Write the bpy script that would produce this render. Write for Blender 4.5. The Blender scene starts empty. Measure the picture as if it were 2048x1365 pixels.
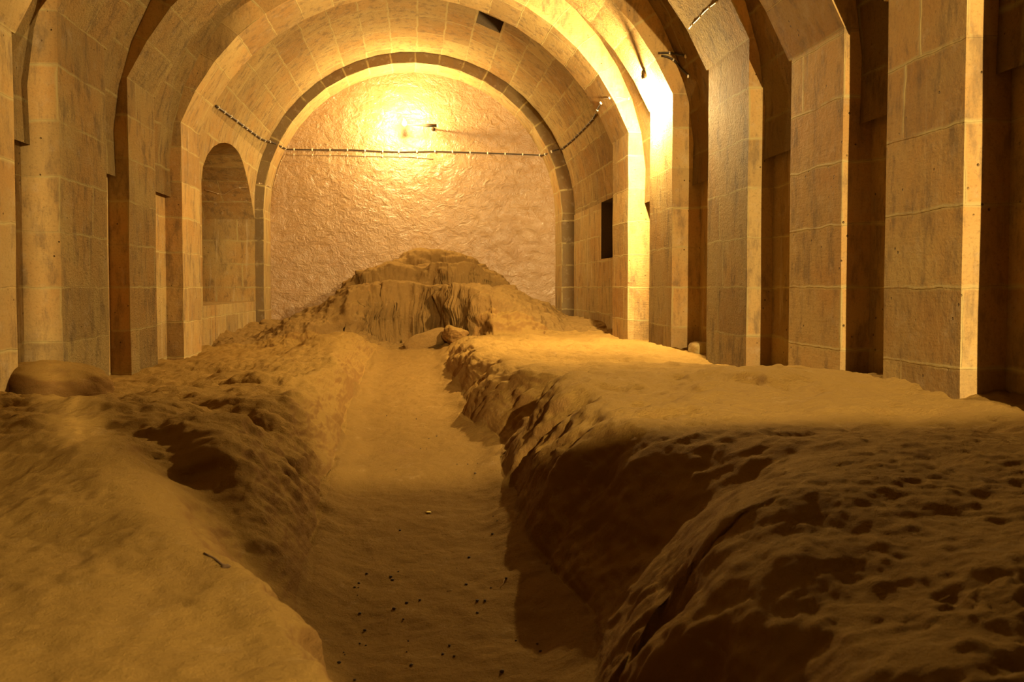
import bpy, bmesh, math, random
import numpy as np
from mathutils import Vector
from mathutils.bvhtree import BVHTree
random.seed(7); rng = np.random.default_rng(7)
C = bpy.context.scene.collection
ZC = 1.30            # eye height above the trench floor; all z below are measured from the eye

# ------------------------------------------------------------------ helpers
def link(name, me, mats=(), parent=None):
    o = bpy.data.objects.new(name, me); C.objects.link(o)
    for m in (mats if isinstance(mats, (list, tuple)) else [mats]): me.materials.append(m)
    if parent: o.parent = parent
    return o
def mesh_obj(name, V, F, mats=(), uv=None, parent=None, smooth=False, midx=None, z0=ZC):
    """V verts, F faces, uv per-face list of uv per corner"""
    me = bpy.data.meshes.new(name)
    me.from_pydata([(v[0], v[1], v[2]+z0) for v in V], [], F)
    if uv is not None:
        l = me.uv_layers.new(name='uv'); k = 0
        for fu in uv:
            for c in fu: l.data[k].uv = c; k += 1
    if smooth: me.polygons.foreach_set('use_smooth', [True]*len(me.polygons))
    o = link(name, me, mats, parent)
    if midx: me.polygons.foreach_set('material_index', midx)
    me.update()
    return o
def tag(o, label, cat, group=None):
    o['label'] = label; o['category'] = cat
    if group: o['group'] = group
    return o
def struct(o): o['kind'] = 'structure'; return o
def empty(name, loc, label, cat, group=None):
    o = bpy.data.objects.new(name, None); C.objects.link(o); o.empty_display_size = .1
    o.location = (loc[0], loc[1], loc[2]+ZC); return tag(o, label, cat, group)
class QB:      # quad builder with uvs
    def __init__(s): s.V=[]; s.F=[]; s.U=[]; s.M=[]
    def quad(s, pts, uvs, m=0):
        n=len(s.V); s.V+=pts; s.F.append(tuple(range(n,n+len(pts)))); s.U.append(uvs); s.M.append(m)
    def obj(s, name, mats, parent=None):
        o = mesh_obj(name, s.V, s.F, mats, s.U, None, False, s.M)
        bm = bmesh.new(); bm.from_mesh(o.data); bmesh.ops.remove_doubles(bm, verts=bm.verts, dist=.0004); bm.to_mesh(o.data); bm.free()
        if parent:
            o.parent = parent; o.location = -parent.location
        return o

# ------------------------------------------------------------------ materials
def newmat(name):
    m = bpy.data.materials.new(name); m.use_nodes = True
    nt = m.node_tree; nt.nodes.clear()
    out = nt.nodes.new('ShaderNodeOutputMaterial'); b = nt.nodes.new('ShaderNodeBsdfPrincipled')
    nt.links.new(b.outputs[0], out.inputs[0]); return m, nt, b
def N(nt, typ, ins=None, **kw):
    n = nt.nodes.new(typ)
    for k, v in kw.items(): setattr(n, k, v)
    for k, v in (ins or {}).items():
        if hasattr(v, 'is_output') or isinstance(v, bpy.types.NodeSocket): nt.links.new(v, n.inputs[k])
        else: n.inputs[k].default_value = v
    return n
def mixc(nt, f, a, b, mode='MIX'):
    n = nt.nodes.new('ShaderNodeMix'); n.data_type='RGBA'; n.blend_type=mode
    for idx, v in ((0,f),(6,a),(7,b)):
        if isinstance(v, bpy.types.NodeSocket): nt.links.new(v, n.inputs[idx])
        else: n.inputs[idx].default_value = v if idx==0 else (*v,1) if len(v)==3 else v
    return n.outputs[2]
def math_(nt, op, a, b=0.0, clamp=False):
    n = nt.nodes.new('ShaderNodeMath'); n.operation=op; n.use_clamp=clamp
    for i, v in ((0,a),(1,b)):
        if isinstance(v, bpy.types.NodeSocket): nt.links.new(v, n.inputs[i])
        else: n.inputs[i].default_value=v
    return n.outputs[0]
def rampf(nt, x, lo, hi):
    n = N(nt, 'ShaderNodeMapRange', {0:x, 1:lo, 2:hi}, clamp=True); n.interpolation_type='SMOOTHSTEP'; return n.outputs[0]
def noise(nt, vec, scale, detail=4, rough=.55, dist=0):
    return N(nt, 'ShaderNodeTexNoise', {'Vector':vec,'Scale':scale,'Detail':detail,'Roughness':rough,'Distortion':dist}).outputs[0]
def stretch(nt, vec, s):
    return N(nt, 'ShaderNodeMapping', {'Vector':vec,'Scale':s}).outputs[0]

def stone(name, c1=(0.456,0.337,0.144), c2=(0.328,0.226,0.097), mortar=(0.449,0.362,0.164), row=.46, bw=1.25, rough=.35, mort=.009, tool=.5, off=(0,0,0), drip=.0):
    m, nt, b = newmat(name)
    uv = nt.nodes.new('ShaderNodeUVMap').outputs[0]
    tc = nt.nodes.new('ShaderNodeTexCoord').outputs['Object']
    uvo = N(nt,'ShaderNodeMapping',{'Vector':uv,'Location':off}).outputs[0]
    nz = N(nt,'ShaderNodeTexNoise',{'Vector':tc,'Scale':3.5,'Detail':3})
    dv = N(nt,'ShaderNodeVectorMath',{0:nz.outputs[1],1:(.5,.5,.5)},operation='SUBTRACT').outputs[0]
    dv = N(nt,'ShaderNodeVectorMath',{0:dv,'Scale':.055},operation='SCALE').outputs[0]
    vv = N(nt,'ShaderNodeVectorMath',{0:uvo,1:dv},operation='ADD').outputs[0]
    br = N(nt,'ShaderNodeTexBrick',{'Vector':vv,'Color1':(0,0,0,1),'Color2':(1,1,1,1),'Mortar':(.5,.5,.5,1),'Scale':1.0,'Mortar Size':mort,'Mortar Smooth':.6,'Bias':0.0,'Brick Width':bw,'Row Height':row})
    br.offset=.43; br.squash=.83; br.squash_frequency=3
    tint = br.outputs[0]; mf = br.outputs[1]
    brk = N(nt,'ShaderNodeTexBrick',{'Vector':vv,'Scale':1.0,'Mortar Size':mort*3.0,'Mortar Smooth':.9,'Brick Width':bw,'Row Height':row}); brk.offset=.43; brk.squash=.83; brk.squash_frequency=3
    wide = brk.outputs[1]
    col = mixc(nt, math_(nt,'MULTIPLY',tint,1.0), c1, c2)
    big = noise(nt, tc, 1.1, 5, .6)
    col = mixc(nt, rampf(nt,big,.35,.7), col, mixc(nt, 1.0, col, (1.0,.84,.72), 'MULTIPLY'))
    med = noise(nt, stretch(nt,tc,(5,5,1.6)), 1.6, 6, .68)
    col = mixc(nt, math_(nt,'MULTIPLY',rampf(nt,med,.47,.68),.7), col, (.17,.12,.07))
    med2 = noise(nt, tc, 6.3, 6, .7)
    col = mixc(nt, math_(nt,'MULTIPLY',rampf(nt,med2,.52,.75),.35), col, (.48,.40,.28))
    fine = noise(nt, tc, 48, 5, .8)
    col = mixc(nt, math_(nt,'MULTIPLY',rampf(nt,fine,.50,.72),.5), col, (.13,.085,.04))
    brk_n = noise(nt, tc, 2.2, 5, .7)
    sm = math_(nt,'MULTIPLY',wide,math_(nt,'MULTIPLY',rampf(nt,brk_n,.40,.56),.85))
    col = mixc(nt, sm, col, mortar)
    col = mixc(nt, math_(nt,'MULTIPLY',mf,math_(nt,'MULTIPLY',rampf(nt,noise(nt,tc,1.9,4),.42,.6),.8)), col, mortar)
    # pits
    pt = N(nt,'ShaderNodeTexVoronoi',{'Vector':tc,'Scale':13.0,'Randomness':1.0}).outputs[0]
    pitm = math_(nt,'MULTIPLY',math_(nt,'SUBTRACT',1.0,rampf(nt,pt,.05,.12)),rampf(nt,noise(nt,tc,5.0,2),.52,.6))
    col = mixc(nt, math_(nt,'MULTIPLY',pitm,.75), col, (.10,.06,.03))
    if drip:
        dn = noise(nt, stretch(nt,tc,(9,9,.7)), 1.0, 5, .75)
        col = mixc(nt, math_(nt,'MULTIPLY',rampf(nt,dn,.56,.70),drip), col, (.56,.46,.30))
    nt.links.new(col, b.inputs['Base Color']); b.inputs['Roughness'].default_value=.82
    if 'Specular IOR Level' in b.inputs: b.inputs['Specular IOR Level'].default_value=.02
    # bump
    t1 = noise(nt, stretch(nt,tc,(7,7,60)), 1.0, 3, .6)
    t2 = noise(nt, tc, 34, 5, .75)
    t3 = noise(nt, tc, 8, 4, .6)
    h = math_(nt,'ADD',math_(nt,'MULTIPLY',t1,.12*tool),math_(nt,'MULTIPLY',t2,rough))
    h = math_(nt,'ADD',h,math_(nt,'MULTIPLY',t3,.6*rough+.15))
    h = math_(nt,'SUBTRACT',h,math_(nt,'MULTIPLY',pitm,.8))
    h = math_(nt,'SUBTRACT',h,math_(nt,'MULTIPLY',mf,.10))
    bp = N(nt,'ShaderNodeBump',{'Height':h,'Strength':1.0,'Distance':.028*(1+rough*.6)})
    nt.links.new(bp.outputs[0], b.inputs['Normal']); return m

def rock(name, top=(.33,.205,.058), side=(.235,.130,.040), speck=.5, bump=1.0):
    m, nt, b = newmat(name)
    tc = nt.nodes.new('ShaderNodeTexCoord').outputs['Object']
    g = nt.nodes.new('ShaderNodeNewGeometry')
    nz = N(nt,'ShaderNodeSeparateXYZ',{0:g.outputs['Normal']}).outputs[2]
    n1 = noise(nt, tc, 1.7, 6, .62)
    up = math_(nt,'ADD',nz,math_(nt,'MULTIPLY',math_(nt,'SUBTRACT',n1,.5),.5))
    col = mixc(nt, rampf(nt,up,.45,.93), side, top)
    n2 = noise(nt, tc, 5.2, 8, .72)
    col = mixc(nt, math_(nt,'MULTIPLY',rampf(nt,n2,.50,.78),.45), col, (.26,.15,.06))
    n5 = noise(nt, stretch(nt,tc,(3,3,9)), 2.2, 8, .75)
    col = mixc(nt, math_(nt,'MULTIPLY',rampf(nt,n5,.55,.75),.30), col, (.52,.38,.20))
    n3 = noise(nt, tc, 42, 4, .8)
    col = mixc(nt, math_(nt,'MULTIPLY',rampf(nt,n3,.60,.74),speck), col, (.18,.10,.04))
    nt.links.new(col, b.inputs['Base Color']); b.inputs['Roughness'].default_value=.95
    if 'Specular IOR Level' in b.inputs: b.inputs['Specular IOR Level'].default_value=.03
    n4 = noise(nt, tc, 23, 8, .75); n6 = noise(nt, tc, 110, 3, .7)
    vor = N(nt,'ShaderNodeTexVoronoi',{'Vector':tc,'Scale':9.0}).outputs[0]
    h = math_(nt,'ADD',math_(nt,'MULTIPLY',n4,.9),math_(nt,'MULTIPLY',n6,.18))
    h = math_(nt,'ADD',h,math_(nt,'MULTIPLY',vor,.25))
    bp = N(nt,'ShaderNodeBump',{'Height':h,'Strength':1.0*bump,'Distance':.028})
    nt.links.new(bp.outputs[0], b.inputs['Normal']); return m

def plain(name, col, rough=.6, metal=0.0, emit=None, es=0):
    m, nt, b = newmat(name)
    tc = nt.nodes.new('ShaderNodeTexCoord').outputs['Object']
    n = noise(nt, tc, 60, 3)
    c = mixc(nt, rampf(nt,n,.4,.7), col, tuple(x*.75 for x in col))
    nt.links.new(c, b.inputs['Base Color']); b.inputs['Roughness'].default_value=rough; b.inputs['Metallic'].default_value=metal
    if emit: b.inputs['Emission Color'].default_value=(*emit,1); b.inputs['Emission Strength'].default_value=es
    return m

def plaster(name):
    m, nt, b = newmat(name)
    tc = nt.nodes.new('ShaderNodeTexCoord').outputs['Object']
    n1 = noise(nt, tc, .9, 6, .6); n2 = noise(nt, tc, 5, 8, .7)
    col = mixc(nt, rampf(nt,n1,.35,.7), (.35,.222,.105), (.30,.180,.080))
    col = mixc(nt, math_(nt,'MULTIPLY',rampf(nt,n2,.5,.75),.35), col, (.42,.23,.10))
    nt.links.new(col, b.inputs['Base Color'])
    nr = noise(nt, tc, .8, 3, .5)
    r = N(nt,'ShaderNodeMapRange',{0:nr,1:.35,2:.7,3:.16,4:.40}).outputs[0]
    nt.links.new(r, b.inputs['Roughness'])
    if 'Specular IOR Level' in b.inputs: b.inputs['Specular IOR Level'].default_value=1.0
    w = noise(nt, stretch(nt,tc,(1,1,1.3)), 4.2, 5, .62, .8)
    w2 = noise(nt, tc, 22, 4, .65)
    w3 = noise(nt, tc, 2.2, 2, .5)
    h = math_(nt,'ADD',math_(nt,'MULTIPLY',w,1.0),math_(nt,'MULTIPLY',w2,.28))
    h = math_(nt,'ADD',h,math_(nt,'MULTIPLY',w3,.8))
    bp = N(nt,'ShaderNodeBump',{'Height':h,'Strength':.9,'Distance':.06})
    nt.links.new(bp.outputs[0], b.inputs['Normal']); return m

M_arch  = stone('ashlar_arch', rough=.12, bw=1.9, off=(.2,0,0), drip=.15)
M_face  = stone('ashlar_face', c1=(0.474,0.337,0.144), c2=(0.364,0.256,0.111), rough=.18, bw=2.0, tool=.9, mort=.008)
M_rough = stone('ashlar_rough', rough=1.5, bw=2.6, tool=.6, mort=.006)
M_wall  = stone('ashlar_wall', rough=.35, bw=.95, drip=.5)
M_vault = stone('ashlar_vault', rough=1.6, bw=1.1, row=.50)
M_last_shade  = stone('ashlar_last_arch_shade', c1=(.20,.148,.075), c2=(.16,.112,.058), rough=.2, bw=2.0)  # darker colour puts shade into the last arch's front face
M_last_vault = stone('ashlar_last_vault', rough=.8, bw=1.1, row=.50)
M_plas  = plaster('varnished_plaster')
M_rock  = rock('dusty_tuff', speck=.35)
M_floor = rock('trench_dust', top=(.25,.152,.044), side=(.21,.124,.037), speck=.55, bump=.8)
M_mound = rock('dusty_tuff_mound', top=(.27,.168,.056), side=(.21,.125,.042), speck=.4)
M_dark  = plain('black_rubber', (.035,.022,.012), .5)
M_clip  = plain('white_clip', (.8,.72,.55), .5)
M_wire  = plain('beige_wire', (.42,.28,.13), .5)
M_metal = plain('dark_metal', (.09,.065,.04), .45, .6)
M_bulb  = plain('hot_bulb', (1,.9,.7), .3, 0, (1,.78,.42), 60)
M_void  = plain('light_absorbing_stone', (.10,.07,.04), .95)  # dark tone added to soak up stray bounce; also darkens hatch and slot

# ------------------------------------------------------------------ vault, walls
WL, WR = -3.26, 3.28          # walls of the bays between the arches
WLL = -3.16                   # left wall of the last bay
YB = 17.13                    # end wall
ZF = -1.75                    # foot of all masonry, below the rock
# arches: name, yfront, yback, XL, XR, centre height, radius
RIBS = [('J',-3.9,-3.1,3.0,3.0,.95,3.25),('I',-2.3,-1.45,3.0,3.0,.95,3.25),('H',1.35,2.15,3.0,3.0,.90,3.25),('G',2.80,3.58,3.0,3.0,.80,3.25),
        ('A',4.12,4.86,3.0,3.0,.60,3.25),('B',5.50,6.31,2.94,3.06,.62,3.25),('C',7.11,8.13,2.957,3.038,.98,3.27),
        ('D',9.02,9.91,3.054,2.944,.94,3.265),('E',10.97,11.85,3.049,2.949,1.04,3.20),('F',16.38,17.13,2.997,3.005,1.53,3.0)]

def arc_pts(xl, xr, c, R, seg=.46, jit=.006):
    """inner polyline of an arch from left springing over the crown to right springing; facets one voussoir long"""
    w=(xl+xr)/2; x0=(xr-xl)/2
    if w>=R-.003: zs=c; a0=math.pi/2
    else: zs=c+math.sqrt(R*R-w*w); a0=math.asin(w/R)
    n=max(8,int(round(2*a0*R/seg)))
    P=[]
    for i in range(n+1):
        a=-a0+2*a0*i/n
        r=R+(random.uniform(-jit,jit) if 0<i<n else 0)
        P.append((x0+r*math.sin(a), c+r*math.cos(a)))
    return P, zs

def arch(name, yf, yb, xl, xr, c, R, label, ledge=.05, mats=None):
    P, zs = arc_pts(xl,xr,c,R)
    root = empty('stone_arch',(0,yf,ZF),label,'stone arch','transverse arches of the vault')
    mi, mf = mats or (M_arch, M_face)
    Ro = max(R+.25, 3.32-0)      # outer profile hidden in the vault
    yb2 = yb+ledge
    q = QB(); s=0; cc=1.5; OR=3.40
    def outer(p):
        dx,dz=p[0],p[1]-cc; L=math.hypot(dx,dz)
        return (dx/L*OR, cc+dz/L*OR) if p[1]>cc-.2 else (math.copysign(3.40,p[0]), p[1])
    for i in range(len(P)-1):
        a,b=P[i],P[i+1]; L=math.dist(a,b); A,B=outer(a),outer(b)
        if i==0: A=(-3.40 if name!='F' else -3.158,a[1])
        if i==len(P)-2: B=(3.40,b[1])
        v0,v1=i*.46,(i+1)*.46
        ja,jb=[.006*math.sin(13.1*k+yf*7) for k in (i,i+1)]
        q.quad([(a[0],yf+ja,a[1]),(b[0],yf+jb,b[1]),(b[0],yb2,b[1]),(a[0],yb2,a[1])],[(yf,v0),(yf,v1),(yb2,v1),(yb2,v0)],0)
        q.quad([(a[0],yf+ja,a[1]),(A[0],yf+ja,A[1]),(B[0],yf+jb,B[1]),(b[0],yf+jb,b[1])],[(0,v0),(.4,v0),(.4,v1),(0,v1)],1)
        q.quad([(a[0],yb2,a[1]),(b[0],yb2,b[1]),(B[0],yb2,B[1]),(A[0],yb2,A[1])],[(0,v0),(0,v1),(.4,v1),(.4,v0)],1)
        q.quad([(A[0],yf+ja,A[1]),(A[0],yb2,A[1]),(B[0],yb2,B[1]),(B[0],yf+jb,B[1])],[(0,v0),(.4,v0),(.4,v1),(0,v1)],1)
    for (p,flip) in ((P[0],0),(P[-1],1)):
        A=(math.copysign(3.40,p[0]),p[1]); f=[(p[0],yf,p[1]),(p[0],yb2,p[1]),(A[0],yb2,p[1]),(A[0],yf,p[1])]
        q.quad(f,[(0,0),(.4,0),(.4,.4),(0,.4)],1)
    q.obj('arch_ring',[mi,mf],root)
    for sgn,p in ((-1,P[0]),(1,P[-1])):
        q=QB(); x=p[0]; z1=p[1]; zz=[ZF]; X=sgn*3.40 if (name!='F' or sgn>0) else -3.158
        k=math.floor(ZF/.46)
        while (k+1)*.46<z1-.1:
            k+=1
            if k*.46>ZF+.05: zz.append(k*.46)
        zz.append(z1)
        n=len(zz); dx=[random.uniform(-.005,.005) for _ in zz]; dy=[random.uniform(-.006,.006) for _ in zz]; dx[-1]=0; dy[-1]=0
        for i in range(n-1):
            a,b=zz[i],zz[i+1]
            xa,xb=x+dx[i],x+dx[i+1]; ya,yb_=yf+dy[i],yf+dy[i+1]
            q.quad([(xa,ya,a),(xa,yb,a),(xb,yb,b),(xb,yb_,b)],[(ya,a),(yb,a),(yb,b),(yb_,b)],0)
            q.quad([(xa,ya,a),(xb,yb_,b),(X,yb_,b),(X,ya,a)],[(0,a),(0,b),(.4,b),(.4,a)],1)
            q.quad([(xa,yb,a),(X,yb,a),(X,yb,b),(xb,yb,b)],[(0,a),(.4,a),(.4,b),(0,b)],1)
        q.quad([(x,yf,z1),(x,yb,z1),(X,yb,z1),(X,yf,z1)],[(0,0)]*4,1)
        q.obj('pier',[mi,mf],root)
    return root

LAB = dict(A='nearest visible stone arch, its right pier beside the black shadow at the right edge',
 B='stone arch with bare straight pier second from the right edge',
 C='rough-tooled stone arch crossed at top right by a short clipped wire',
 D='stone arch carrying the blazing lamp on its right side',
 E='stone arch framing the last long bay with the dark wall hatch',
 F='narrow stone arch, front shade painted in, framing the plastered end wall',
 G='stone arch just ahead of the viewer, its pier past the right edge', H='stone arch above the viewer outside the picture',
 I='stone arch behind the viewer in front of the doorless rear room', J='rearmost stone arch behind the added light-cutting partition')
RB={}
for nm,yf,yb,xl,xr,c,R in RIBS:
    mats = {'C':(M_rough,M_face),'D':(M_rough,M_face),'E':(M_arch,M_face),'F':(M_arch,M_last_shade),'I':(M_void,M_void),'J':(M_void,M_void)}.get(nm,(M_arch,M_face))
    RB[nm]=arch(nm,yf,yb,xl,xr,c,R,LAB[nm],ledge={'F':0,'C':.07}.get(nm,.05),mats=mats)

def grid_wall(q, x, ys, zs, skip=(), flip=False, m=0):
    for i in range(len(ys)-1):
        for j in range(len(zs)-1):
            if (i,j) in skip: continue
            a,b,c,d=ys[i],ys[i+1],zs[j],zs[j+1]
            q.quad([(x,a,c),(x,b,c),(x,b,d),(x,a,d)],[(a,c),(b,c),(b,d),(a,d)],m)

LEDGE=1.72
# right wall: long run, then last bay with a rectangular hatch
q=QB()
grid_wall(q, WR, [-4.6, 11.2], [ZF, LEDGE-.1])
q.quad([(WR,-4.6,LEDGE-.1),(WR,11.2,LEDGE-.1),(WR+.05,11.2,LEDGE-.1),(WR+.05,-4.6,LEDGE-.1)],[(-4.6,0),(11.2,0),(11.2,.05),(-4.6,.05)])
grid_wall(q, WR+.05, [-4.6, 11.2], [LEDGE-.1, LEDGE+.6])
hy0,hy1,hz0,hz1 = 13.03,13.92,  .50,1.499
grid_wall(q, WR-.02, [11.2,hy0,hy1,YB+.1],[ZF,hz0,hz1,1.5],skip={(1,1)})
X0=WR-.02; X1=WR+.75
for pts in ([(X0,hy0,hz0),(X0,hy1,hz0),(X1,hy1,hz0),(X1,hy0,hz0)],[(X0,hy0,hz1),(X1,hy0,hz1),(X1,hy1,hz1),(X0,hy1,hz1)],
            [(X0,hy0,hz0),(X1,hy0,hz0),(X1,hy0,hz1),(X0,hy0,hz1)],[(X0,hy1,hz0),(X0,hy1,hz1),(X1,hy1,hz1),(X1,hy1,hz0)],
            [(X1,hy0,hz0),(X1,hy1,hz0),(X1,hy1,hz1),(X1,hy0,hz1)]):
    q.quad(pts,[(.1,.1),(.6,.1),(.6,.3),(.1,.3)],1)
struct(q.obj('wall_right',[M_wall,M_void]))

# left wall: long run, then last bay pierced by the arched side opening
q=QB()
grid_wall(q, WL, [-4.6, 11.2], [ZF, LEDGE])
q.quad([(WL,-4.6,LEDGE),(WL,11.2,LEDGE),(WL-.06,11.2,LEDGE),(WL-.06,-4.6,LEDGE)],[(-4.6,0),(11.2,0),(11.2,.05),(-4.6,.05)])
grid_wall(q, WL-.06, [-4.6, 11.2], [LEDGE, 2.3])
NP=[(12.40,1.55),(12.48,1.80),(12.66,2.00),(12.92,2.17),(13.25,2.29),(13.6,2.36),(13.95,2.39),(14.3,2.385),(14.64,2.35),(15.0,2.26),(15.33,2.14),(15.66,1.99),(15.94,1.80),(16.18,1.58),(16.38,1.34)]
SILL=-.28; TOPZ=2.9; DEEP=1.9
ys=[p[0] for p in NP]
VX,VR,VT=.04,3.235,2.62
def wx(z):
    return WLL if z<=1.5 else min(WLL+.0, 0)*0 + (VX-math.sqrt(VR*VR-(z-1.5)**2)) - (VX-VR-WLL)*max(0,1-(z-1.5)/1.0)
def strip(q,ya,yb_,za,zb,top):
    """wall strip from outline (ya,za)-(yb_,zb) up to top, bent along the vault curve"""
    n=8
    for k in range(n):
        t0,t1=k/n,(k+1)/n
        a0,a1=za+(top-za)*t0,za+(top-za)*t1; b0,b1=zb+(top-zb)*t0,zb+(top-zb)*t1
        q.quad([(wx(a0),ya,a0),(wx(b0),yb_,b0),(wx(b1),yb_,b1),(wx(a1),ya,a1)],[(ya,a0),(yb_,b0),(yb_,b1),(ya,a1)])
grid_wall(q, WLL, [11.2, ys[0]],[ZF,SILL,1.5]); strip(q,11.2,ys[0],1.5,1.5,VT)
grid_wall(q, WLL, [ys[0], ys[-1]],[ZF,SILL])
grid_wall(q, WLL, [ys[-1], YB+.1],[ZF,SILL,1.34]); strip(q,ys[-1],YB+.1,1.34,1.34,VT)
XD=WLL-DEEP
for a,b in zip(NP[:-1],NP[1:]):
    strip(q,a[0],b[0],a[1],b[1],VT)
    q.quad([(wx(a[1]),a[0],a[1]),(XD,a[0],a[1]),(XD,b[0],b[1]),(wx(b[1]),b[0],b[1])],[(0,a[0]),(DEEP,a[0]),(DEEP,b[0]),(0,b[0])])
y0,y1=ys[0],ys[-1]
q.quad([(WLL,y1,SILL),(XD,y1,SILL),(XD,y1,1.34),(WLL,y1,1.34)],[(.2,SILL),(.2+DEEP,SILL),(.2+DEEP,1.34),(.2,1.34)])
q.quad([(WLL,y0,SILL),(WLL,y0,1.5),(wx(1.55),y0,1.55),(XD,y0,1.55),(XD,y0,SILL)],[(0,SILL),(0,1.5),(0,1.55),(DEEP,1.55),(DEEP,SILL)])
q.quad([(WLL,y0,SILL),(XD,y0,SILL),(XD,y1,SILL),(WLL,y1,SILL)],[(0,y0),(DEEP,y0),(DEEP,y1),(0,y1)])
q.quad([(XD,y0,SILL),(XD,y0,TOPZ),(XD,y1,TOPZ),(XD,y1,SILL)],[(y0,SILL),(y0,TOPZ),(y1,TOPZ),(y1,SILL)])
q.quad([(WLL,11.2,ZF),(WL-.06,11.2,ZF),(WL-.06,11.2,TOPZ),(WLL,11.2,TOPZ)],[(0,0),(.1,0),(.1,3),(0,3)])
struct(q.obj('wall_left',[M_wall]))

# ceiling: barrel vault, one facet per course; bay by bay; a slot in the last bay
q=QB(); VC=1.5
def vault(R, ya, yb_, slot=None, n=22, xc=0.0, a_start=-math.pi/2-.10,a_end=math.pi/2+.10):
    ang=[a_start+(a_end-a_start)*i/n for i in range(n+1)]
    for i in range(n):
        a,b=ang[i],ang[i+1]; A=(xc+R*math.sin(a),VC+R*math.cos(a)); B=(xc+R*math.sin(b),VC+R*math.cos(b))
        cuts=[ya,yb_]
        if slot and slot[0]==i: cuts=[ya,slot[1],slot[2],yb_]
        for j in range(len(cuts)-1):
            y0,y1=cuts[j],cuts[j+1]; v0,v1=R*a,R*b
            if slot and slot[0]==i and j==1:
                k=1.28; A2=(xc+(A[0]-xc)*k,VC+(A[1]-VC)*k); B2=(xc+(B[0]-xc)*k,VC+(B[1]-VC)*k)
                f=[(0,0),(.5,0),(.5,.2),(0,.2)]
                q.quad([(A[0],y0,A[1]),(A2[0],y0,A2[1]),(B2[0],y0,B2[1]),(B[0],y0,B[1])],f,1)
                q.quad([(A[0],y1,A[1]),(B[0],y1,B[1]),(B2[0],y1,B2[1]),(A2[0],y1,A2[1])],f,1)
                q.quad([(A[0],y0,A[1]),(A[0],y1,A[1]),(A2[0],y1,A2[1]),(A2[0],y0,A2[1])],f,0)
                q.quad([(B[0],y0,B[1]),(B2[0],y0,B2[1]),(B2[0],y1,B2[1]),(B[0],y1,B[1])],f,1)
                q.quad([(A2[0],y0,A2[1]),(A2[0],y1,A2[1]),(B2[0],y1,B2[1]),(B2[0],y0,B2[1])],f,1)
                continue
            q.quad([(A[0],y0,A[1]),(B[0],y0,B[1]),(B[0],y1,B[1]),(A[0],y1,A[1])],[(y0,v0),(y0,v1),(y1,v1),(y1,v0)],0)
vault(3.20,-1.1,11.2)
struct(q.obj('ceiling_near',[M_vault,M_void])); q=QB()
vault(3.235,11.2,YB+.1,slot=(11,13.35,13.95),n=20,xc=.04,a_end=math.pi/2,a_start=-math.acos((2.615-1.5)/3.235))
struct(q.obj('ceiling',[M_last_vault,M_void]))
q=QB(); vault(3.20,-4.6,-1.1); struct(q.obj('ceiling_rear',[M_void]))

# end wall
q=QB(); q.quad([(-3.6,YB,ZF),(3.6,YB,ZF),(3.6,YB,5.0),(-3.6,YB,5.0)],[(0,0),(1,0),(1,1),(0,1)]); struct(q.obj('wall_back',[M_plas]))
# unseen partition added to cut the rear lamp's light; plus the rear closing wall
OX0,OX1,OZ0,OZ1=1.155,2.22,1.32,2.50
q=QB(); y=-.95; t=.06
MX0,MX1=.735,.83   # slit added for the rear lamp; the strip beside it blocks light
xs=[-3.4,MX0,MX1,OX0,OX1,3.4]; zs=[ZF,OZ0,OZ1,4.95]
for i in range(5):
    for j in range(3):
        if (i,j) in ((1,1),(3,1)): continue
        a,b,c,d=xs[i],xs[i+1],zs[j],zs[j+1]
        q.quad([(a,y,c),(b,y,c),(b,y,d),(a,y,d)],[(a,c),(b,c),(b,d),(a,d)])
        q.quad([(a,y-t,c),(a,y-t,d),(b,y-t,d),(b,y-t,c)],[(a,c),(a,d),(b,d),(b,c)])
for pa,pb in (((OX0,OZ0),(OX1,OZ0)),((OX1,OZ0),(OX1,OZ1)),((OX1,OZ1),(OX0,OZ1)),((OX0,OZ1),(OX0,OZ0)),((MX0,OZ0),(MX1,OZ0)),((MX1,OZ0),(MX1,OZ1)),((MX1,OZ1),(MX0,OZ1)),((MX0,OZ1),(MX0,OZ0))):
    q.quad([(pa[0],y,pa[1]),(pa[0],y-t,pa[1]),(pb[0],y-t,pb[1]),(pb[0],y,pb[1])],[(0,0),(.3,0),(.3,1),(0,1)])
struct(q.obj('wall_light_mask',[M_void]))
q=QB(); q.quad([(-3.6,-4.5,ZF),(3.6,-4.5,ZF),(3.6,-4.5,5),(-3.6,-4.5,5)],[(-3,ZF),(3,ZF),(3,5),(-3,5)]); struct(q.obj('wall_rear_room',[M_void]))
q=QB(); q.quad([(-3.4,-4.5,-1.3),(3.4,-4.5,-1.3),(3.4,.6,-1.3),(-3.4,.6,-1.3)],[(-3,ZF),(3,ZF),(3,5),(-3,5)]); struct(q.obj('floor_rear',[M_void]))

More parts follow.
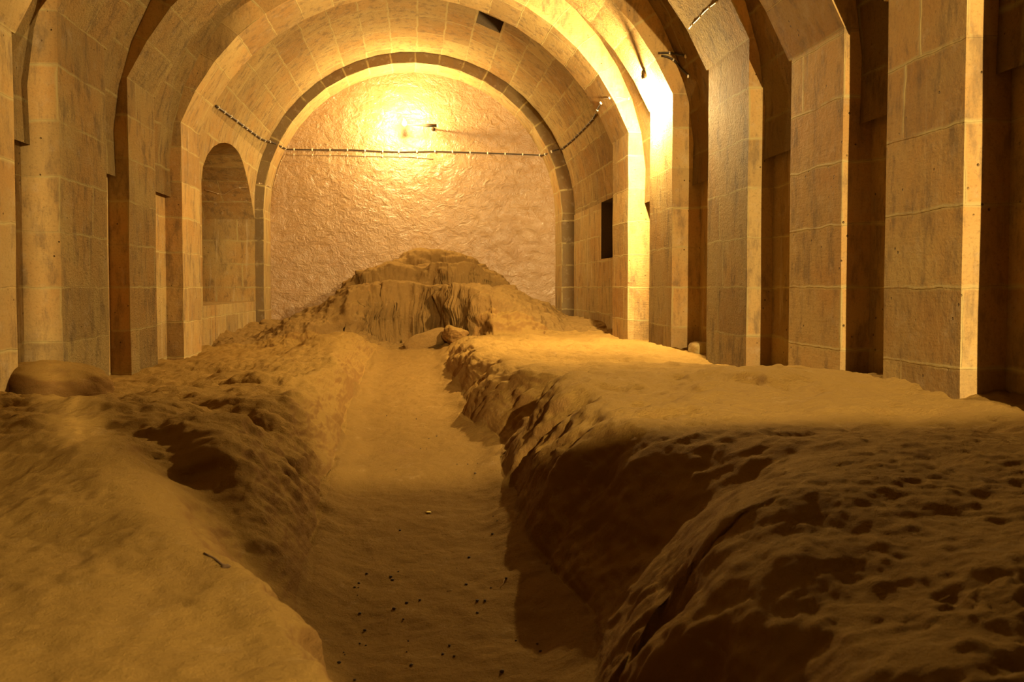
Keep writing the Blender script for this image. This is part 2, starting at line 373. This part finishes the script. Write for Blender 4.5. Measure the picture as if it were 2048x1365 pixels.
# ------------------------------------------------------------------ numpy noise
def hashn(ix,iy,iz,seed):
    h=(ix.astype(np.int64)*374761393+iy.astype(np.int64)*668265263+iz.astype(np.int64)*2147483647+seed*1274126177)&0xffffffff
    h=((h^(h>>13))*1274126177)&0xffffffff; h=h^(h>>16)
    return (h&0xffff)/65535.0
def vnoise(x,y,z,seed=0):
    ix,iy,iz=np.floor(x),np.floor(y),np.floor(z); fx,fy,fz=x-ix,y-iy,z-iz
    fx,fy,fz=[f*f*f*(f*(f*6-15)+10) for f in (fx,fy,fz)]; r=0
    for dx in (0,1):
        for dy in (0,1):
            for dz in (0,1):
                r=r+hashn(ix+dx,iy+dy,iz+dz,seed)*(fx if dx else 1-fx)*(fy if dy else 1-fy)*(fz if dz else 1-fz)
    return r*2-1
def fbm(x,y,z,oct=5,seed=0,gain=.5):
    s=0;a=1;f=1
    for o in range(oct): s=s+a*vnoise(x*f+o*17.3,y*f+o*5.1,z*f,seed+o); a*=gain; f*=2.03
    return s
def sst(x,a,b): t=np.clip((x-a)/(b-a),0,1); return t*t*(3-2*t)
def spl(Y,pts):
    p=np.array(pts); xs=np.linspace(p[0,0],p[-1,0],1200); v=np.interp(xs,p[:,0],p[:,1]); k=np.hanning(25); k/=k.sum()
    vp=np.pad(v,12,mode='edge'); return np.interp(Y,xs,np.convolve(vp,k,'valid'))
def seg_field(X,Y,P):
    d=np.full(X.shape,9.0)
    for a,b in zip(P[:-1],P[1:]):
        a=np.array(a);b=np.array(b);v=b-a;t=np.clip(((X-a[0])*v[0]+(Y-a[1])*v[1])/(v@v),0,1)
        d=np.minimum(d,np.hypot(X-a[0]-t*v[0],Y-a[1]-t*v[1]))
    return d

# ------------------------------------------------------------------ rock: plan curves (metres)
RF=[(0,.50),(2.0,.46),(2.5,.58),(2.9,.64),(3.3,.56),(3.9,.52),(4.13,.56),(4.5,.55),(4.75,.55),(5.1,.60),(5.6,.56),(5.9,.62),(6.3,.60),(7.0,.42),(7.4,.36),(7.8,.52),(8.5,.50),(9.2,.42),(9.7,.44),(10.1,.38),(11,.40),(11.8,.44),(13.2,.55),(17.2,.6)]
RW=[(0,.5),(1.6,.60),(2.0,.50),(2.45,.80),(2.9,1.15),(3.3,.85),(3.8,.62),(4.6,.66),(5.1,.52),(5.6,.85),(6.0,1.0),(6.3,.50),(7,.42),(7.5,.55),(8,.75),(8.6,.42),(10,.36),(11,.45),(13,.45),(17.2,.5)]
LFp=[(0,.06),(1.45,.00),(1.73,-.09),(2.13,-.21),(2.5,-.34),(2.8,-.46),(3.6,-.50),(4.1,-.50),(4.66,-.52),(5.26,-.56),(6.87,-.60),(7.6,-.66),(9.5,-.66),(11,-.66),(12.4,-.60),(17.2,-.5)]
LWp=[(0,.16),(1.7,.18),(2.3,.24),(2.7,.50),(3.1,.66),(3.6,.50),(4.2,.62),(4.7,.50),(5.2,.62),(6,.50),(7,.36),(8,.44),(8.7,.32),(10,.46),(11,.50),(13,.75),(17.2,.7)]
FLz=[(0,-1.32),(3,-1.30),(4.2,-1.26),(7,-1.24),(9,-1.19),(11,-1.10),(12.5,-.98),(17.2,-.92)]
RTz=[(0,-.60),(2.2,-.60),(3.5,-.60),(4.7,-.61),(5.6,-.62),(6.6,-.69),(7.1,-.71),(8.8,-.69),(11,-.74),(12.5,-.74),(14.5,-.70),(17.2,-.64)]
LTz=[(0,-.80),(1.7,-.80),(2.4,-.82),(3.2,-.79),(4.2,-.76),(5.2,-.76),(6.2,-.80),(7.5,-.90),(9,-.93),(11,-.93),(12.5,-.90),(14,-.80),(17.2,-.72)]

def height(X,Y):
    rf,rw,lf,lw=spl(Y,RF),spl(Y,RW),spl(Y,LFp),spl(Y,LWp)
    fl,rt,lt=spl(Y,FLz),spl(Y,RTz),spl(Y,LTz)
    wv=.05*fbm(Y*2.3,0*Y,0*Y,3,5); rf=rf+wv*(Y>2.2); lf=lf+.05*fbm(Y*2.1+9,0*Y,0*Y,3,6)*sst(Y,2.8,3.6)
    big=fbm(X*.8,Y*.8,0*X,3,3); mid=fbm(X*2.3,Y*2.0,0*X+3,4,11)
    rt=rt+.030*big+.020*mid; lt=lt+.035*big+.022*mid
    # slow swell of the right ledge near the second arch
    rt=rt+.07*np.exp(-((X-2.35)/.55)**2-((Y-5.1)/.45)**2)-.05*sst(X,2.2,3.1)*sst(Y,5.8,6.6)*(1-sst(Y,8,9))
    # near right: notch shoulder and rough rise
    rt=rt-.10*sst(-Y,-2.6,-1.6)*(1-sst(X,.9,1.9))+.05*np.exp(-((X-1.5)/.4)**2-((Y-1.55)/.25)**2)
    lt=lt+(.13*sst(Y,7.2,9.0)+.10*sst(Y,10.5,12.5))*np.exp(-((X+.95)/.75)**2)
    # left side: lobes separated by oblique gullies
    d1=seg_field(X,Y,[(-.36,2.72),(-.62,3.05),(-.95,3.55),(-1.6,4.25),(-2.5,4.9)])
    lt=lt-.15*np.exp(-(d1/.15)**2)*(1-sst(-X,.55,1.5)*.95)+.045*np.exp(-((d1-.36)/.2)**2)
    lt=lt+.07*sst(-X,1.1,1.9)*sst(Y,3.2,4.2)*(1-sst(Y,5.6,6.4))
    d2=seg_field(X,Y,[(-.62,4.45),(-.95,5.0),(-1.5,5.6),(-2.4,6.2)])
    lt=lt-.11*np.exp(-(d2/.15)**2)
    d3=seg_field(X,Y,[(-.75,6.9),(-1.1,7.4),(-1.9,8.0)])
    lt=lt-.05*np.exp(-(d3/.2)**2)
    lt=lt-.14*sst(-X,.2,2.2)*sst(-Y,-3.3,-1.2)*.2
    lt=lt+.03*np.exp(-((X+1.25)/.6)**2-((Y-9.5)/2.0)**2)
    f=fl+.010*mid+.018*big
    # profile of the walls
    tr=np.clip((X-rf)/rw,0,1); sr=1-(1-tr)**2.3
    tl=np.clip((lf-X)/lw,0,1); sl=1-(1-tl)**2.3
    h=np.where(X>rf,f+(rt-f)*sr,np.where(X<lf,f+(lt-f)*sl,f))
    # dust talus at wall feet
    h=h+.07*(np.exp(-((X-rf)/.13)**2)*np.where(X<=rf,1,1-tr)+np.exp(-((X-lf)/.13)**2)*np.where(X>=lf,1,1-tl))
    # a small sill across the trench at mid length
    h=h+.03*np.exp(-((Y-5.35-.15*X)/.25)**2)*((X>lf)&(X<rf))
    # stepped mound at the far end
    wob=.16*fbm(X*1.3,Y*0+1,0*X,2,21); nn=.05*fbm(X*2.0,Y*2.5,0*X+7,2,31)
    z1=np.interp(X,[-3.3,-2.6,-2.05,-1.6,-1.12,-.7,-.3,.1,.6,1.1,1.7,2.2,2.75,3.3],[-.95,-.82,-.52,-.34,.0,.03,.08,.05,.02,.0,-.02,-.22,-.52,-.68])
    y1=np.interp(X,[-2.6,-2,-1.1,-.8,-.4,.3,.7,1.2,2.0,2.8],[12.6,12.6,13.0,13.45,13.55,13.5,13.2,12.5,12.4,13.0])
    rampw=np.interp(X,[-2.4,-1.3,-.9,-.6,.6,.9,1.8,2.6],[1.4,1.0,.35,.2,.2,.5,1.9,2.0])
    s1=np.clip((Y-y1-wob)/rampw,0,1); s1=1-(1-s1)**2.2
    h=np.where(z1>h,h+(z1+nn-h)*s1,h)
    z2=np.interp(X,[-2.2,-1.5,-1.25,-.9,-.5,.4,1.1,1.5,1.9,2.6],[-2,-.2,.12,.34,.42,.44,.38,.30,-.1,-2]); y2=14.85+wob*1.3-.15*np.cos(X*2)
    s2=1-(1-np.clip((Y-y2)/.20,0,1))**2.0; h=h-.07*np.exp(-((Y-y2+.02)/.06)**2)*(z2>h)
    h=np.where(z2>h,h+(z2+nn-h)*s2,h)
    z3=np.interp(X,[-2.0,-1.1,-.6,-.25,.0,.9,1.25,1.7,2.4],[-2,.0,.40,.62,.72,.70,.52,.1,-2]); y3=15.95+wob*.6
    s3=1-(1-np.clip((Y-y3)/.22,0,1))**2.0; h=h-.07*np.exp(-((Y-y3+.02)/.06)**2)*(z3>h)
    h=np.where(z3>h,h+(z3+nn-h)*s3,h)
    # split joint between face blocks of the mound
    crack=np.exp(-((X+.60)/.035)**2)*sst(Y,13.2,13.5)*(1-sst(Y,14.2,14.4)); h=h-.10*crack
    h=h-.09*np.exp(-((X-.52-.25*(Y-13.2))/.035)**2)*sst(Y,13.0,13.3)*(1-sst(Y,14.0,14.3))
    h=h-.06*np.exp(-((Y-14.15-.1*np.sin(X*3))/.05)**2)*((X>-1.2)&(X<.6))
    # spill below the side opening
    h=h+.12*np.exp(-((X+3.2)/.45)**2)*sst(Y,12.4,14.5)*(1-.5*sst(-X,-9,-8))
    return h

# grid
NL1,NW,NFl,NR1=170,84,70,190
rows=[.45]
while rows[-1]<17.25: rows.append(rows[-1]+(max(.0075,rows[-1]*.0052) if rows[-1]<12.4 or rows[-1]>16.6 else .02))
Yr=np.array(rows); nr=len(Yr)
rf,rw,lf,lw=spl(Yr,RF),spl(Yr,RW),spl(Yr,LFp),spl(Yr,LWp)
cols=[]
def span(a,b,n,g=1.0): t=(np.arange(n)/n)**g; return a[:,None]+(b-a)[:,None]*t[None,:]
e=np.full(nr,-3.36); E2=np.full(nr,3.38)
XX=np.hstack([span(e,lf-lw,NL1,.8), lf[:,None]-lw[:,None]*(1-(np.arange(NW)/NW)**.55), span(lf,rf,NFl),
              rf[:,None]+rw[:,None]*((np.arange(NW)/NW)**1.8), span(rf+rw,E2,NR1,1.25), E2[:,None]])
nc=XX.shape[1]; YY=np.repeat(Yr[:,None],nc,1); ZZ=height(XX,YY)
P=np.stack([XX,YY,ZZ],-1)
def normals(P):
    du=np.gradient(P,axis=1); dv=np.gradient(P,axis=0); n=np.cross(du,dv); n/=np.maximum(np.linalg.norm(n,axis=-1,keepdims=True),1e-9); return n*np.sign(n[...,2:3]+1e-6)
Nn=normals(P)
steep=1-np.clip(Nn[...,2],0,1)
x,y,z=P[...,0],P[...,1],P[...,2]
lump=.045*fbm(x*3.1,y*3.1,z*3.1,4,41)+.018*fbm(x*9,y*9,z*9,4,51)*(.35+.65*sst(y,3.2,4.4)+.4*(x<0))
stre=fbm(y*9+z*3.5,x*2+z*1.0,z*1.3,4,61)
flute=np.abs(fbm(y*5.5+z*2.5+x*1.5,x*1.2,z*.9,4,65))
infl=sst(x-spl(y,LFp),-.02,.10)*sst(spl(y,RF)-x,-.02,.10)*(1-sst(y,12.6,13.2))
foot=sst(np.where(x>.0,x-spl(y,RF),spl(y,LFp)-x),.0,.16); foot=np.maximum(foot,infl)
mo=1-sst(y,12.0,12.7)
lump=lump+(1-mo)*(.05*fbm(x*2.2,y*2.2,z*6,4,43)+.02*fbm(x*8,y*8,z*14,3,44))
disp=(lump*(.30+.28*sst(y,3.4,4.6)+.9*steep)*(1-.85*infl)+(.030*stre+.055*(flute-.5))*sst(steep,.2,.7)*mo)*(mo*foot+1-mo)
disp=disp+.014*fbm(y*22+z*9,x*3,z*3,3,77)*sst(steep,.25,.7)*mo*foot
disp=disp+(.0045*fbm(x*26,y*26,z*26,3,71)+.004*np.minimum(0,fbm(x*5+2,y*8,z*5,4,73)+.15)*(1-.7*infl))*(1-.3*infl)+.006*fbm(x*6,y*15+z*6,z*4,4,75)*(1-infl)+.0045*infl*fbm(x*9,y*9,z*0,4,81)
disp=disp-.022*np.maximum(0,fbm(x*17,y*17,z*17,3,99)+.1)*sst(x,.85,1.15)*(1-sst(y,1.5,1.75))
# soft scooped hollows on the tops
hol=fbm(x*1.6+4,y*3.2,0*z,3,91); disp=disp-.034*sst(hol,.25,.9)*(.15+.85*sst(y,2.6,4.2))*(1-infl)*(1-steep)
P=P+Nn*disp[...,None]
P[...,0]=np.clip(P[...,0],-3.45,3.45)
def sub(name, r0, r1, c0, c1, mat):
    Q=P[r0:r1+1,c0:c1+1]; a,b=Q.shape[:2]; V=Q.reshape(-1,3).copy(); V[:,2]+=ZC
    idx=np.arange(a*b).reshape(a,b); F=np.stack([idx[:-1,:-1],idx[:-1,1:],idx[1:,1:],idx[1:,:-1]],-1).reshape(-1,4)
    me=bpy.data.meshes.new(name); me.vertices.add(len(V)); me.vertices.foreach_set('co',V.ravel())
    me.loops.add(len(F)*4); me.loops.foreach_set('vertex_index',F.ravel()); me.polygons.add(len(F))
    me.polygons.foreach_set('loop_start',np.arange(len(F))*4); me.polygons.foreach_set('loop_total',np.full(len(F),4))
    me.update(calc_edges=True); me.polygons.foreach_set('use_smooth',np.ones(len(F),bool))
    return link(name,me,[mat])
cA=NL1+NW; cB=cA+NFl; rM=int(np.searchsorted(Yr,12.75))
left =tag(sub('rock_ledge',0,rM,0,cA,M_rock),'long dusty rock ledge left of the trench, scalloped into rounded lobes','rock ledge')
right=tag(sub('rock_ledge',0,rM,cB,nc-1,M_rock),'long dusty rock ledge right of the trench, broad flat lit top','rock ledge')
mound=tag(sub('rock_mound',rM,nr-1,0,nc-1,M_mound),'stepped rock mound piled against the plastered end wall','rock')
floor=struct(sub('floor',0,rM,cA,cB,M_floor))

# ------------------------------------------------------------------ projection of the viewpoint onto real surfaces
f_px=1600.; YAW=math.atan(194/1600); PIT=math.radians(1.9); CX=-.02
SH=575-(682.5-f_px*math.tan(PIT))
def ray(px,py):
    a=(px-1024)/f_px; b=-(py-SH-682.5)/f_px
    yr=math.cos(PIT)+math.sin(PIT)*b; Z=-math.sin(PIT)+math.cos(PIT)*b
    return Vector((a*math.cos(YAW)+yr*math.sin(YAW), -a*math.sin(YAW)+yr*math.cos(YAW), Z)).normalized()
def bvh(objs):
    V=[];F=[]
    for o in objs:
        n=len(V); mw=o.matrix_world if not o.parent else None
        off=Vector((0,0,0))
        V+=[v.co+off for v in o.data.vertices]; F+=[tuple(n+i for i in p.vertices) for p in o.data.polygons]
    return BVHTree.FromPolygons(V,F)
masonry=[o for o in bpy.data.objects if o.type=='MESH' and (o.name.split('.')[0] in ('arch_ring','pier') or o.name in ('wall_left','wall_right','wall_back','ceiling','ceiling_near'))]
T_m=bvh(masonry); T_r=bvh([left,right,mound,floor])
EYE=Vector((CX,0,ZC))
def hit(T,px,py):
    p,n,i,d=T.ray_cast(EYE,ray(px,py))
    if p is None: return None,None
    if n.dot(ray(px,py))>0: n=-n
    return p,n
def ground(x,y):
    p,n,i,d=T_r.ray_cast(Vector((x,y,ZC+3)),Vector((0,0,-1)))
    return (p if p else Vector((x,y,0))), (n if n else Vector((0,0,1)))

# ------------------------------------------------------------------ cables
def tube(name, pts, r, mat, parent, seg=8, sub_=.05):
    """smooth tube through world points"""
    V=[];F=[]; n=len(pts)
    for i,p in enumerate(pts):
        t=(pts[min(i+1,n-1)]-pts[max(i-1,0)]).normalized(); u=t.orthogonal().normalized(); w=t.cross(u)
        if i and True:
            u=(prev-t*prev.dot(t)).normalized(); w=t.cross(u)
        prev=u
        for k in range(seg):
            a=2*math.pi*k/seg; V.append(p+(u*math.cos(a)+w*math.sin(a))*r)
    for i in range(n-1):
        for k in range(seg):
            F.append((i*seg+k,i*seg+(k+1)%seg,(i+1)*seg+(k+1)%seg,(i+1)*seg+k))
    F.append(tuple(range(seg))[::-1]); F.append(tuple((n-1)*seg+k for k in range(seg)))
    o=mesh_obj(name,[tuple(v) for v in V],F,mat,None,None,True,None,0)
    if parent: o.parent=parent; o.location=-parent.location
    return o
def clip_mesh(r):
    bm=bmesh.new()
    bmesh.ops.create_cube(bm,size=.75); 
    for v in bm.verts: v.co=Vector((v.co.x*r*1.6,v.co.y*r*3.4,v.co.z*r*1.7+r*.3))
    bmesh.ops.bevel(bm,geom=list(bm.edges),offset=r*.35,segments=2,affect='EDGES')
    me=bpy.data.meshes.new('cable_clip'); bm.to_mesh(me); bm.free(); me.materials.append(M_clip); return me
def cable(name, pix, r, mat, label, clips=.42, lift=1.1, clipr=None, cat='cable', wav=0.0):
    pts=[];nn=[]
    for a,b in zip(pix[:-1],pix[1:]):
        L=math.dist(a,b); k=max(1,int(L/5))
        for i in range(k):
            t=i/k; p,n=hit(T_m,a[0]+(b[0]-a[0])*t,a[1]+(b[1]-a[1])*t)
            if p is not None: pts.append(p+n*r*lift); nn.append(n)
    p,n=hit(T_m,*pix[-1]); pts.append(p+n*r*lift); nn.append(n)
    # bridge depth jumps by walking along the step
    out=[pts[0]];on=[nn[0]]
    for i in range(1,len(pts)):
        d=(pts[i]-pts[i-1]).length
        if d>.25:
            k=int(d/.12)
            for j in range(1,k):
                out.append(pts[i-1].lerp(pts[i],j/k)); on.append(nn[i-1])
        out.append(pts[i]); on.append(nn[i])
    sm=list(out)
    for it in range(2):
        sm=[sm[0]]+[(sm[i-1]+sm[i]*2+sm[i+1])/4 for i in range(1,len(sm)-1)]+[sm[-1]]
    if wav: sm=[p+Vector((0,0,wav*math.sin(i*.55)*math.sin(i*.17))) for i,p in enumerate(sm)]
    root=bpy.data.objects.new(name,None); C.objects.link(root); root.location=sm[0]; tag(root,label,cat)
    tube('cable_core',sm,r,mat,root)
    if clips:
        cm=clip_mesh(clipr or r*1.35); acc=clips*.6
        for i in range(1,len(sm)):
            acc+=(sm[i]-sm[i-1]).length
            if acc>=clips:
                acc=0; o=bpy.data.objects.new('cable_clip',cm); C.objects.link(o)
                t=(sm[i]-sm[i-1]).normalized(); n=on[i]; n=(n-t*n.dot(t)).normalized(); y_=n.cross(t)
                from mathutils import Matrix
                Mx=Matrix((t,y_,n)).transposed().to_4x4(); Mx.translation=sm[i]-root.location
                o.parent=root; o.matrix_local=Mx
    return root
cable('wall_cable',[(430,211),(460,232),(492,256),(523,279),(545,285),(562,293),(569,297)],.016,M_dark,'thick dark cable run slanting down the left vault to the end wall',clips=.30,clipr=.02)
cable('wall_cable',[(573,299),(640,300),(700,300),(760,303),(803,304),(870,303),(960,306),(1040,309),(1085,311),(1098,306),(1108,301),(1118,299)],.013,M_dark,'dark cable clipped straight across the plastered end wall',clips=.33,clipr=.022)
cable('wall_cable',[(1124,298),(1145,281),(1170,256),(1188,237),(1192,230),(1196,220),(1204,205)],.014,M_dark,'dark cable climbing the right vault from the end wall',clips=.30,clipr=.018)
cable('wall_cable',[(1210,196),(1230,195),(1250,197),(1264,199)],.009,M_wire,'thin cable on the bright arch face below the lamp',clips=.28,clipr=.014)
cable('wall_cable',[(572,309),(620,310),(700,311),(760,313),(820,314),(866,318)],.008,M_wire,'thin tan wire just below the dark cable on the end wall',clips=.33,clipr=.017)
cable('wall_cable',[(570,310),(562,322),(557,340),(551,360),(546,376)],.008,M_wire,'thin tan wire dropping down the left rim of the end wall',clips=.30,clipr=.013)
cable('wall_cable',[(541,374),(533,371),(524,366),(514,368)],.008,M_wire,'short tan wire crossing the last arch at its left pier',clips=.2,clipr=.013)
cable('wall_cable',[(410,379),(425,383),(447,391),(455,384),(470,376),(495,374)],.008,M_wire,'wavy tan wire inside the arched side opening',clips=.5,clipr=.013)
cable('wall_cable',[(1316,107),(1332,106),(1345,107),(1358,108),(1366,110),(1374,112)],.012,M_dark,'short dark cable running level right of the lamp',clips=.28,clipr=.016)
cable('wall_cable',[(1322,112),(1336,114),(1351,124),(1360,133),(1370,143),(1379,152)],.012,M_dark,'dark cable slanting down right from the lamp',clips=.30,clipr=.015)
cable('wall_cable',[(1379,57),(1386,48),(1398,37),(1410,22),(1420,14),(1436,2)],.006,M_clip,'pale wire with dark clips on the rough arch soffit at top',clips=.22,clipr=.010)

# ------------------------------------------------------------------ lamps
def lathe_mesh(name, prof, mat, parent, loc, axis='Z', seg=20):
    V=[];F=[]; n=len(prof)
    for r,h in prof:
        for k in range(seg):
            a=2*math.pi*k/seg; p=(r*math.cos(a),r*math.sin(a),h)
            if axis=='X': p=(h,p[0],p[1])
            if axis=='Y': p=(p[0],h,p[1])
            V.append(p)
    for i in range(n-1):
        for k in range(seg): F.append((i*seg+k,i*seg+(k+1)%seg,(i+1)*seg+(k+1)%seg,(i+1)*seg+k))
    o=mesh_obj(name,V,F,mat,None,None,True,None,0); o.parent=parent; o.location=loc; return o
def bulb_prof(r): return [(.001,-r*1.25)]+[(r*math.sin(a),-r*math.cos(a)*1.1) for a in np.linspace(.35,2.5,9)]+[(r*.42,r*1.25),(r*.42,r*1.6)]
def light(name, kind, loc, power, col, parent=None, **kw):
    L=bpy.data.lights.new(name,kind); L.energy=power; L.color=col
    for k,v in kw.items(): setattr(L,k,v)
    o=bpy.data.objects.new(name,L); C.objects.link(o); o.location=(loc[0],loc[1],loc[2]+ZC); return o
WARM=(1,.70,.29)
def wall_lamp(loc, ax, label):
    root=empty('wall_lamp',loc,label,'lamp')
    s=ax
    lathe_mesh('base_plate',[(.001,.14*s),(.075,.14*s),(.075,.10*s),(.045,.08*s),(.03,.05*s)],M_metal,root,(0,0,.05),'X')
    lathe_mesh('bracket',[(.014,.12*s),(.014,-.0)],M_metal,root,(0,0,.07),'X')
    lathe_mesh('socket',[(.001,.10),(.03,.10),(.034,.03),(.03,.0),(.001,0)],M_metal,root,(0,0,.02))
    lathe_mesh('bulb',bulb_prof(.035),M_bulb,root,(0,0,-.045))
    return root
LD=(2.74,9.50,2.50)
wall_lamp(LD,1,'blazing bare wall lamp high on the right side of the vault')
light('lamp_light','POINT',(2.85,9.62,2.24),1650,WARM,shadow_soft_size=.05)
# lamp on the end wall
LB=(-.22,16.66,3.36)
root=empty('end_wall_lamp',LB,'glaring lamp on a dark arm fixed to the end wall','lamp')
lathe_mesh('lamp_arm',[(.001,.66),(.035,.66),(.035,.45),(.02,.42),(.012,.06)],M_metal,root,(0,.06,-.02),'X',12)
lathe_mesh('wall_fixing',[(.001,.46),(.04,.46),(.04,.44),(.012,.42),(.012,.06),(.001,.06)],M_metal,root,(.60,0,-.02),'Y',12)
lathe_mesh('bulb',bulb_prof(.045),M_bulb,root,(0,0,0))
light('end_lamp_light','POINT',(LB[0],LB[1]-.08,LB[2]+.02),540,WARM,shadow_soft_size=.05)
# lamp in the rear room, seen only through the added partition's opening
wall_lamp((1.75,-3.0,2.37),1,'lamp in the rear room behind the viewer')
light('rear_light','POINT',(1.75,-3.0,2.2),5400,WARM,shadow_soft_size=.04)
# floodlight on the added partition aimed at the left ledge
root=empty('floodlight',(2.75,-.75,2.0),'floodlight fixed behind the viewer aimed at the left ledge','lamp')
lathe_mesh('housing',[(.001,-.10),(.06,-.10),(.09,.05),(.085,.05),(.055,-.08),(.001,-.08)],M_metal,root,(0,0,0),'Y')
lathe_mesh('stem',[(.012,-.22),(.012,-.08)],M_metal,root,(0,0,0),'Y')
sp=light('flood_spot','SPOT',(2.75,-.68,2.0),1750,WARM,shadow_soft_size=.05,spot_size=math.radians(36),spot_blend=.35)
tgt=Vector((-1.65,1.75,-.9)); sp.rotation_euler=(tgt-Vector((2.75,-.68,2.0))).to_track_quat('-Z','Y').to_euler()

# ------------------------------------------------------------------ loose stones and bits
def stone_mesh(name, sx,sy,sz, seed, sub_=4, rough=.18, flat=0):
    bm=bmesh.new(); bmesh.ops.create_icosphere(bm,subdivisions=sub_,radius=1)
    co=np.array([v.co[:] for v in bm.verts])
    n=fbm(co[:,0]*1.3+seed*3.1,co[:,1]*1.3,co[:,2]*1.3,4,seed)
    e=4.0 if flat else 2.4
    L=(np.abs(co)**e).sum(1)**(1/e); co=co/L[:,None]
    co=co*(1+rough*n)[:,None]*np.array([sx,sy,sz])
    for v,c in zip(bm.verts,co): v.co=c
    me=bpy.data.meshes.new(name); bm.to_mesh(me); bm.free()
    me.polygons.foreach_set('use_smooth',[True]*len(me.polygons)); return me
def put(name, me, x,y,dz, rot, label, cat, mat, group=None, zabs=None):
    o=link(name,me,[] ,None)
    if not me.materials: me.materials.append(mat)
    p,n=ground(x,y); o.location=(x,y,(p.z if zabs is None else zabs+ZC)+dz); o.rotation_euler=rot
    return tag(o,label,cat,group)
put('boulder',stone_mesh('boulder',.46,.36,.24,3,5,.14),-2.80,6.55,.0,(0,.05,.25),'low rounded boulder at the foot of the broad lit left pier','boulder',M_rock)
put('stone_slab',stone_mesh('stone_slab',.36,.09,.15,5,5,.14,1),.16,13.0,.10,(-.6,-.3,.12),'fallen slab leaning on the face of the rock mound','stone slab',M_mound)
put('rock_block',stone_mesh('rock_block',.15,.2,.13,9,5,.18,1),.62,12.75,.08,(.1,.2,.5),'cracked block where the right ledge meets the mound','rock',M_rock)
put('stone_block',stone_mesh('stone_block',.12,.14,.10,12,4,.05,1),3.14,8.55,.02,(0,0,.1),'small squared block at the foot of the right wall between two piers','stone block',M_wall)
put('small_stone',stone_mesh('small_stone',.10,.07,.055,14,3,.2),-1.02,15.0,.03,(0,0,.4),'dark fist-sized stone on the left shoulder of the mound','stone',M_mound)
for i,(x_,y_,s_,lb) in enumerate([(-2.75,15.6,.12,'pale rubble stone under the side opening, highest of the three'),(-2.4,15.2,.09,'rubble stone under the side opening, middle of the three'),(-2.05,14.2,.07,'rubble stone under the side opening, lowest of the three')]):
    put('rubble_stone',stone_mesh('rubble_stone',s_*1.3,s_,s_*.6,20+i,3,.25),x_,y_,s_*.2,(0,.2,i),lb,'stone',M_mound,'rubble below the side opening')
# red-stained ochre patch stone on the trench end
# pebbles
peb=[stone_mesh('pebble',1,.8,.6,60+i,2,.25) for i in range(4)]
M_peb=plain('dark_pebble',(.05,.03,.015),.9)
for m_ in peb: m_.materials.append(M_peb)
for i in range(90):
    y_=random.choice([random.uniform(1.9,3.6),random.uniform(2.0,3.4),random.uniform(3.4,8)])
    x_=random.uniform(-.3,.42)
    s_=random.uniform(.003,.0085)*(1.0 if y_<4 else .9)
    p,n=ground(x_,y_)
    o=bpy.data.objects.new('pebble',random.choice(peb)); C.objects.link(o); o.location=(x_,y_,p.z+s_*.3); o.scale=(s_,)*3; o.rotation_euler=(0,0,random.uniform(0,6))
    tag(o,'tiny dark pebble on the dusty trench floor','pebble','pebbles scattered on the trench floor')
def twig(px,r,mat,name,label,cat):
    pts=[]
    for a,b in px:
        p,n=hit(T_r,a,b); pts.append(p+n*r*.8)
    o=tube(name,pts,r,mat,None,6); return tag(o,label,cat)
M_twig=plain('dry_twig',(.10,.055,.02),.9); M_straw=plain('straw',(.75,.58,.28),.7); M_yel=plain('yellow_paper',(.75,.60,.06),.7)
twig([(408,1109),(418,1114),(428,1119),(437,1126),(444,1131),(452,1134)],.0032,M_twig,'twig','short crooked dark twig on the near left ledge','twig')
put('rock_chip',stone_mesh('rock_chip',.013,.009,.006,77,2,.25),*hit(T_r,452,1136)[0][:2],.003,(0,0,.3),'dark stone chip at the end of the crooked twig','stone',M_twig)
twig([(1009,1160),(1007,1168),(1001,1176)],.0012,M_straw,'straw','curved pale straw on the shaded trench floor','straw')
twig([(893,1183),(905,1181)],.001,M_straw,'straw','tiny straight straw left of the curved one in the trench','straw')
twig([(1878,1203),(1890,1197),(1900,1192)],.0014,M_straw,'straw','pale straw on the rough near right ledge','straw')
p,n=hit(T_r,857,1026)
put('paper_scrap',stone_mesh('paper_scrap',.014,.018,.003,78,2,.1),p.x,p.y,.003,(0,0,.3),'small yellow scrap on the lit trench floor','scrap',M_yel)

# ------------------------------------------------------------------ world, camera, view
w=bpy.data.worlds.new('world'); bpy.context.scene.world=w; w.use_nodes=True
w.node_tree.nodes['Background'].inputs[0].default_value=(.5,.3,.12,1); w.node_tree.nodes['Background'].inputs[1].default_value=.0
cam=bpy.data.cameras.new('camera'); co=bpy.data.objects.new('camera',cam); C.objects.link(co)
cam.sensor_width=36; cam.sensor_fit='HORIZONTAL'; cam.lens=1600/2048*36
cam.shift_y=-SH*-1/2048*1.0 if False else SH/2048
co.location=EYE; co.rotation_euler=(math.pi/2-PIT,0,-YAW)
cam.clip_start=.05; cam.clip_end=60
cam.dof.use_dof=True; cam.dof.focus_distance=7.0; cam.dof.aperture_fstop=5.6
s=bpy.context.scene; s.camera=co
s.view_settings.view_transform='Standard'; s.view_settings.look='None'; s.view_settings.gamma=1; s.view_settings.use_curve_mapping=False
s.view_settings.exposure=0.0
